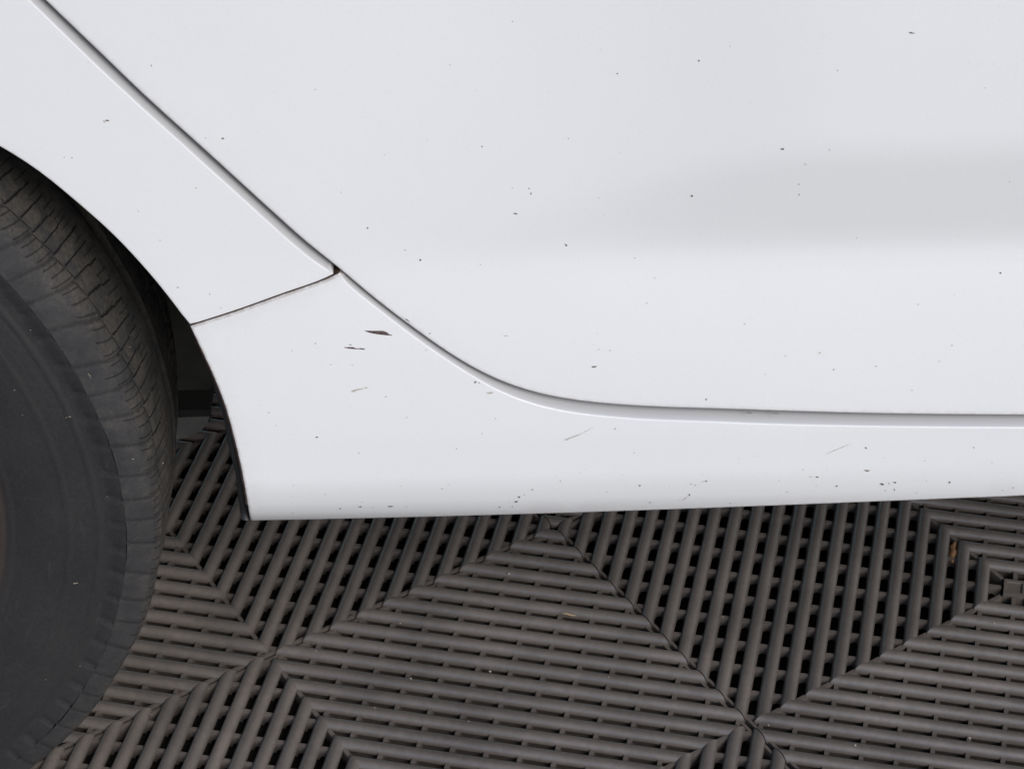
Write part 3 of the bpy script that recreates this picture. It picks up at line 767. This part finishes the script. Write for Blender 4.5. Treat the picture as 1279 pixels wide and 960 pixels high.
# sidewalls
rs = np.concatenate([np.linspace(0.198, 0.206, 4), np.linspace(0.209, SR - 0.0015, 56), [SR - 0.0004]])
def side_prof(r):
    t_ = (r - 0.198) / (SR - 0.198)
    y = 0.004 + 0.016 * (1 - t_) ** 2 - 0.006 * math.sin(math.pi * t_) + 0.012 * max(0, 0.12 - t_) / 0.12
    for rc, hgt, wd in ((0.222, 0.0012, 0.0016), (0.228, 0.0008, 0.0012), (0.262, 0.0006, 0.0012), (0.279, 0.0008, 0.0010)):
        y -= hgt * math.exp(-((r - rc) / wd) ** 2)
    return y
sp = np.array([side_prof(r) for r in rs])
NS = 720; th2 = np.linspace(0, 2 * math.pi, NS, endpoint=False)
for outer in (True, False):
    Rr, T2 = np.meshgrid(rs, th2); Yy = np.tile(sp, (NS, 1))
    k_ = sstep(SR - 0.012, SR, Rr)
    Yy = Yy * (1 - k_) + crown(0) * 0 + 0.0 * k_
    lug = groove(per(T2 * WR + 0.001, P), 0.0020) * sstep(SR - 0.010, SR - 0.007, Rr)
    Yy = Yy + 0.0012 * lug
    Rr = Rr + (cr[0] - SR + 0.0004) * sstep(SR - 0.004, SR, Rr)
    Xs = Rr * np.cos(T2); Zs = np.maximum(Rr * np.sin(T2), -WZ + 0.0008)
    Ys = Yy if outer else TW - Yy
    Vs = np.stack([Xs, Ys, Zs], -1).reshape(-1, 3)
    ii = np.arange(NS * len(rs)).reshape(NS, -1); nn_ = np.roll(ii, -1, 0)
    Fs = np.stack([ii[:, :-1], nn_[:, :-1], nn_[:, 1:], ii[:, 1:]], -1).reshape(-1, 4)
    if outer: Fs = Fs[:, ::-1]
    swept = np.stack([T2, Rr, 0 * Rr], -1)
    rust = (0.75 * np.exp(-((Rr - 0.216) / 0.008) ** 2))
    o = fast_mesh('sidewall', Vs, Fs, m_side, wheel, {'rust': rust.reshape(-1)}, {'swept': swept.reshape(-1, 3)})
# rim: barrel, lip, dished face with ten openings between spokes
mb = MB(); prof_r = [(0.200, 0.012), (0.203, 0.006), (0.199, 0.003), (0.190, 0.006), (0.184, 0.020), (0.180, 0.10), (0.186, 0.19), (0.200, 0.196)]
nr = 96; V = []
for k in range(nr):
    a = 2 * math.pi * k / nr
    for r_, y_ in prof_r: V.append((r_ * math.cos(a), y_, r_ * math.sin(a)))
m_ = len(prof_r); F = [(k * m_ + j, ((k + 1) % nr) * m_ + j, ((k + 1) % nr) * m_ + j + 1, k * m_ + j + 1) for k in range(nr) for j in range(m_ - 1)]
mb.add(V, F); mb.build('rim', m_alloy, wheel, True)
for k in range(5):
    a = 2 * math.pi * k / 5 + 0.3; mb = MB(); c, s = math.cos(a), math.sin(a); V = []
    for r_, hw_, y0_ in ((0.03, 0.030, 0.030), (0.09, 0.022, 0.022), (0.15, 0.024, 0.018), (0.188, 0.034, 0.016)):
        for sg, dy in ((-1, 0), (1, 0), (1, 0.025), (-1, 0.025)):
            V.append((r_ * c - sg * hw_ * s, y0_ + dy, r_ * s + sg * hw_ * c))
    F = [(4 * i + j, 4 * i + (j + 1) % 4, 4 * i + 4 + (j + 1) % 4, 4 * i + 4 + j) for i in range(3) for j in range(4)] + [(0, 3, 2, 1), (12, 13, 14, 15)]
    mb.add(V, F); mb.build('spoke', m_alloy, wheel)
mb = MB(); V = []; hubp = [(0.0, 0.022), (0.026, 0.023), (0.032, 0.028), (0.06, 0.032), (0.07, 0.04), (0.07, 0.09)]
for k in range(48):
    a = 2 * math.pi * k / 48
    for r_, y_ in hubp: V.append((max(r_, 1e-4) * math.cos(a), y_, max(r_, 1e-4) * math.sin(a)))
m_ = len(hubp); mb.add(V, [(k * m_ + j, ((k + 1) % 48) * m_ + j, ((k + 1) % 48) * m_ + j + 1, k * m_ + j + 1) for k in range(48) for j in range(m_ - 1)])
mb.build('hub_cap', m_alloy, wheel, True)

# inner wing wall with its lower edge, seen between tyre and arch, and the arm below
yin = Y0 + 0.31
def place_px(px, py, Y):
    d = fwd + r2 * ((px - 639.5) / FPX) + d2 * ((py - 480) / FPX); t_ = Y / d.y; return (d.x * t_, CH + d.z * t_)
zb = place_px(235, 487, yin)[1]
mb = MB(); V = []
xl = -1.0; xr = place_px(262, 487, yin)[0]
angs = np.radians(np.arange(0, 181, 6)); poly = [(xr, zb)]
for a in angs: poly.append((WX + (LR + 0.003) * math.cos(a), max(WZ + (LR + 0.003) * math.sin(a), zb)))
poly.append((xl, zb))
V = [(x - car_off.x, yin - car_off.y, z) for x, z in poly] + [(x - car_off.x, yin + 0.02 - car_off.y, z) for x, z in poly]
n = len(poly); F = [tuple(range(n)), tuple(range(2 * n - 1, n - 1, -1))] + [(i, n + i, n + (i + 1) % n, (i + 1) % n) for i in range(n)]
mb.add(V, F); mb.build('inner_wing', m_liner, car)
# black panel standing in for the dark underbody opening; grey cross member below it
def px_plate(name, P, Y, thick, m):
    Q = [place_px(x, y, Y) for x, y in P]; n = len(Q); mb = MB()
    V = [(x - car_off.x, Y - car_off.y, z) for x, z in Q] + [(x - car_off.x, Y + thick - car_off.y, z) for x, z in Q]
    F = [tuple(range(n)), tuple(range(2 * n - 1, n - 1, -1))] + [(i, n + i, n + (i + 1) % n, (i + 1) % n) for i in range(n)]
    mb.add(V, F); return mb.build(name, m, car)
px_plate('dark_opening_panel', [(60, 478), (262, 478), (263, 500), (262, 527), (60, 532)], yin + 0.012, 0.16, m_under)
px_plate('cross_member', [(60, 526), (262, 520), (259, 528), (253, 535), (245, 541), (235, 545.5), (222, 549), (205, 551), (60, 552)], yin + 0.004, 0.012, m_steel)

mb = MB()
def tyre_hit(px, py):
    d = fwd + r2 * ((px - 639.5) / FPX) + d2 * ((py - 480) / FPX)
    t_ = (WY - 0.004) / d.y
    while t_ < (WY + 0.2) / d.y:
        x, y, z = d.x * t_, d.y * t_, CH + d.z * t_; r_ = math.hypot(x - WX, z - WZ)
        if (r_ < SR and y > WY + float(side_prof(max(r_, 0.2))) * (r_ < SR - 0.012)) or (y > WY and r_ < crown(min(y - WY, TW))): return Vector((x - WX, y - WY, z - WZ)), r_ < SR
        t_ += 0.0005
    return None, True
for px, py, s_ in ((93,728,0.0011),(96,727.5,0.0009),(87,520,0.0009),(83,521,0.0006),(18,487,0.0006),(28,518,0.0005),(112,469,0.0008),(110.5,467,0.0007),(113,471.5,0.0006),(113,407,0.0011),(63,354,0.0008),(162,433,0.0006),(166,573,0.0009),(203,578,0.0010),(120,394,0.0007),(38,412,0.0005),(75,435,0.0005),(100,831,0.0006),(57,848,0.0005),(134,620,0.0005)):
    h, _ = tyre_hit(px, py)
    if h is None: continue
    V = [(h.x + s_ * a, h.y - 0.0002 + s_ * b_ * 0.6, h.z + s_ * c_ * 0.6) for a, b_, c_ in ((1,0,0.2),(-1,0.2,0),(0,1,0),(0.1,-1,0),(0,0,0.9),(0,0,-0.6))]
    mb.add(V, [(0,2,4),(2,1,4),(1,3,4),(3,0,4),(2,0,5),(1,2,5),(3,1,5),(0,3,5)])
o = mb.build('grit', m_dust, wheel); o['kind'] = 'stuff'
# ------------------------------------------------------------------ small debris on the floor
def floor_at(px, py, z=0.0):
    d = fwd + r2 * ((px - 639.5) / FPX) + d2 * ((py - 480) / FPX); t_ = (z - CH) / d.z; return Vector((d.x * t_, d.y * t_, z))
c0 = floor_at(1190, 690, -0.004)
mb = MB(); V = []; NX, NY = 5, 9
for j in range(NY):
    for i in range(NX):
        u = (i / (NX - 1) - 0.5); v = (j / (NY - 1) - 0.5); wd = 0.0072 * math.sqrt(max(0.05, 1 - (2 * v) ** 2 * 0.8))
        V.append((u * wd * 1.0 + 0.0006 * math.sin(j * 1.7), v * 0.021, 0.0016 * math.cos(u * 5) + 0.0012 * math.sin(j * 1.3 + i)))
mb.add(V, [(j * NX + i, j * NX + i + 1, (j + 1) * NX + i + 1, (j + 1) * NX + i) for j in range(NY - 1) for i in range(NX - 1)])
o = mb.build('leaf_fragment', m_leaf, None, True); o.location = c0; o.rotation_euler = (0.1, 0, -YAW)
md = o.modifiers.new('thickness', 'SOLIDIFY'); md.thickness = 0.0004
tag(o, 'curled brown leaf fragment lodged between floor ribs near the raised square', 'leaf')
def splinter(px, py, L, ang, label, wd=0.0009):
    c = floor_at(px, py, 0.0006); mb = MB(); V = []
    for k, (u, r_) in enumerate(((-0.5, 0.2), (-0.2, 1), (0.2, 0.8), (0.5, 0.15))):
        for j in range(6):
            a = 2 * math.pi * j / 6; V.append((u * L, wd * r_ * math.cos(a) + 0.0005 * math.sin(k * 2), wd * r_ * math.sin(a)))
    mb.add(V, [(i * 6 + j, i * 6 + (j + 1) % 6, i * 6 + 6 + (j + 1) % 6, i * 6 + 6 + j) for i in range(3) for j in range(6)])
    o = mb.build('straw_splinter', m_straw, None, True); o.location = c; o.rotation_euler = (0, 0, ang); tag(o, label, 'splinter')
splinter(711, 767, 0.011, -0.25, 'pale straw splinter lying on the ribs below the sill')
mb = MB()
for px, py, s_ in ((635.5,716,0.0011),(1068,930,0.0010),(903,770,0.0006),(513,847,0.0008),(468,883,0.0006),(1211,921,0.0010),(612,838,0.0011),(1242,778,0.0007),(760,845,0.0006),(960,905,0.0006),(500,778,0.0006),(395,812,0.0006),(585,900,0.0006),(1100,870,0.0006)):
    c = floor_at(px, py, 0.0003)
    for d in ((1,0,0),): 
        V = [(c.x + s_*a, c.y + s_*b_, c.z + s_*c_) for a, b_, c_ in ((1,0,0),(-1,0.2,0),(0,1,0),(0.1,-1,0),(0,0,0.9),(0,0,-0.6))]
        mb.add(V, [(0,2,4),(2,1,4),(1,3,4),(3,0,4),(2,0,5),(1,2,5),(3,1,5),(0,3,5)])
o = mb.build('grit', m_grit); tag(o, 'pale grit grains scattered over the ribbed floor', 'grit', 'stuff')
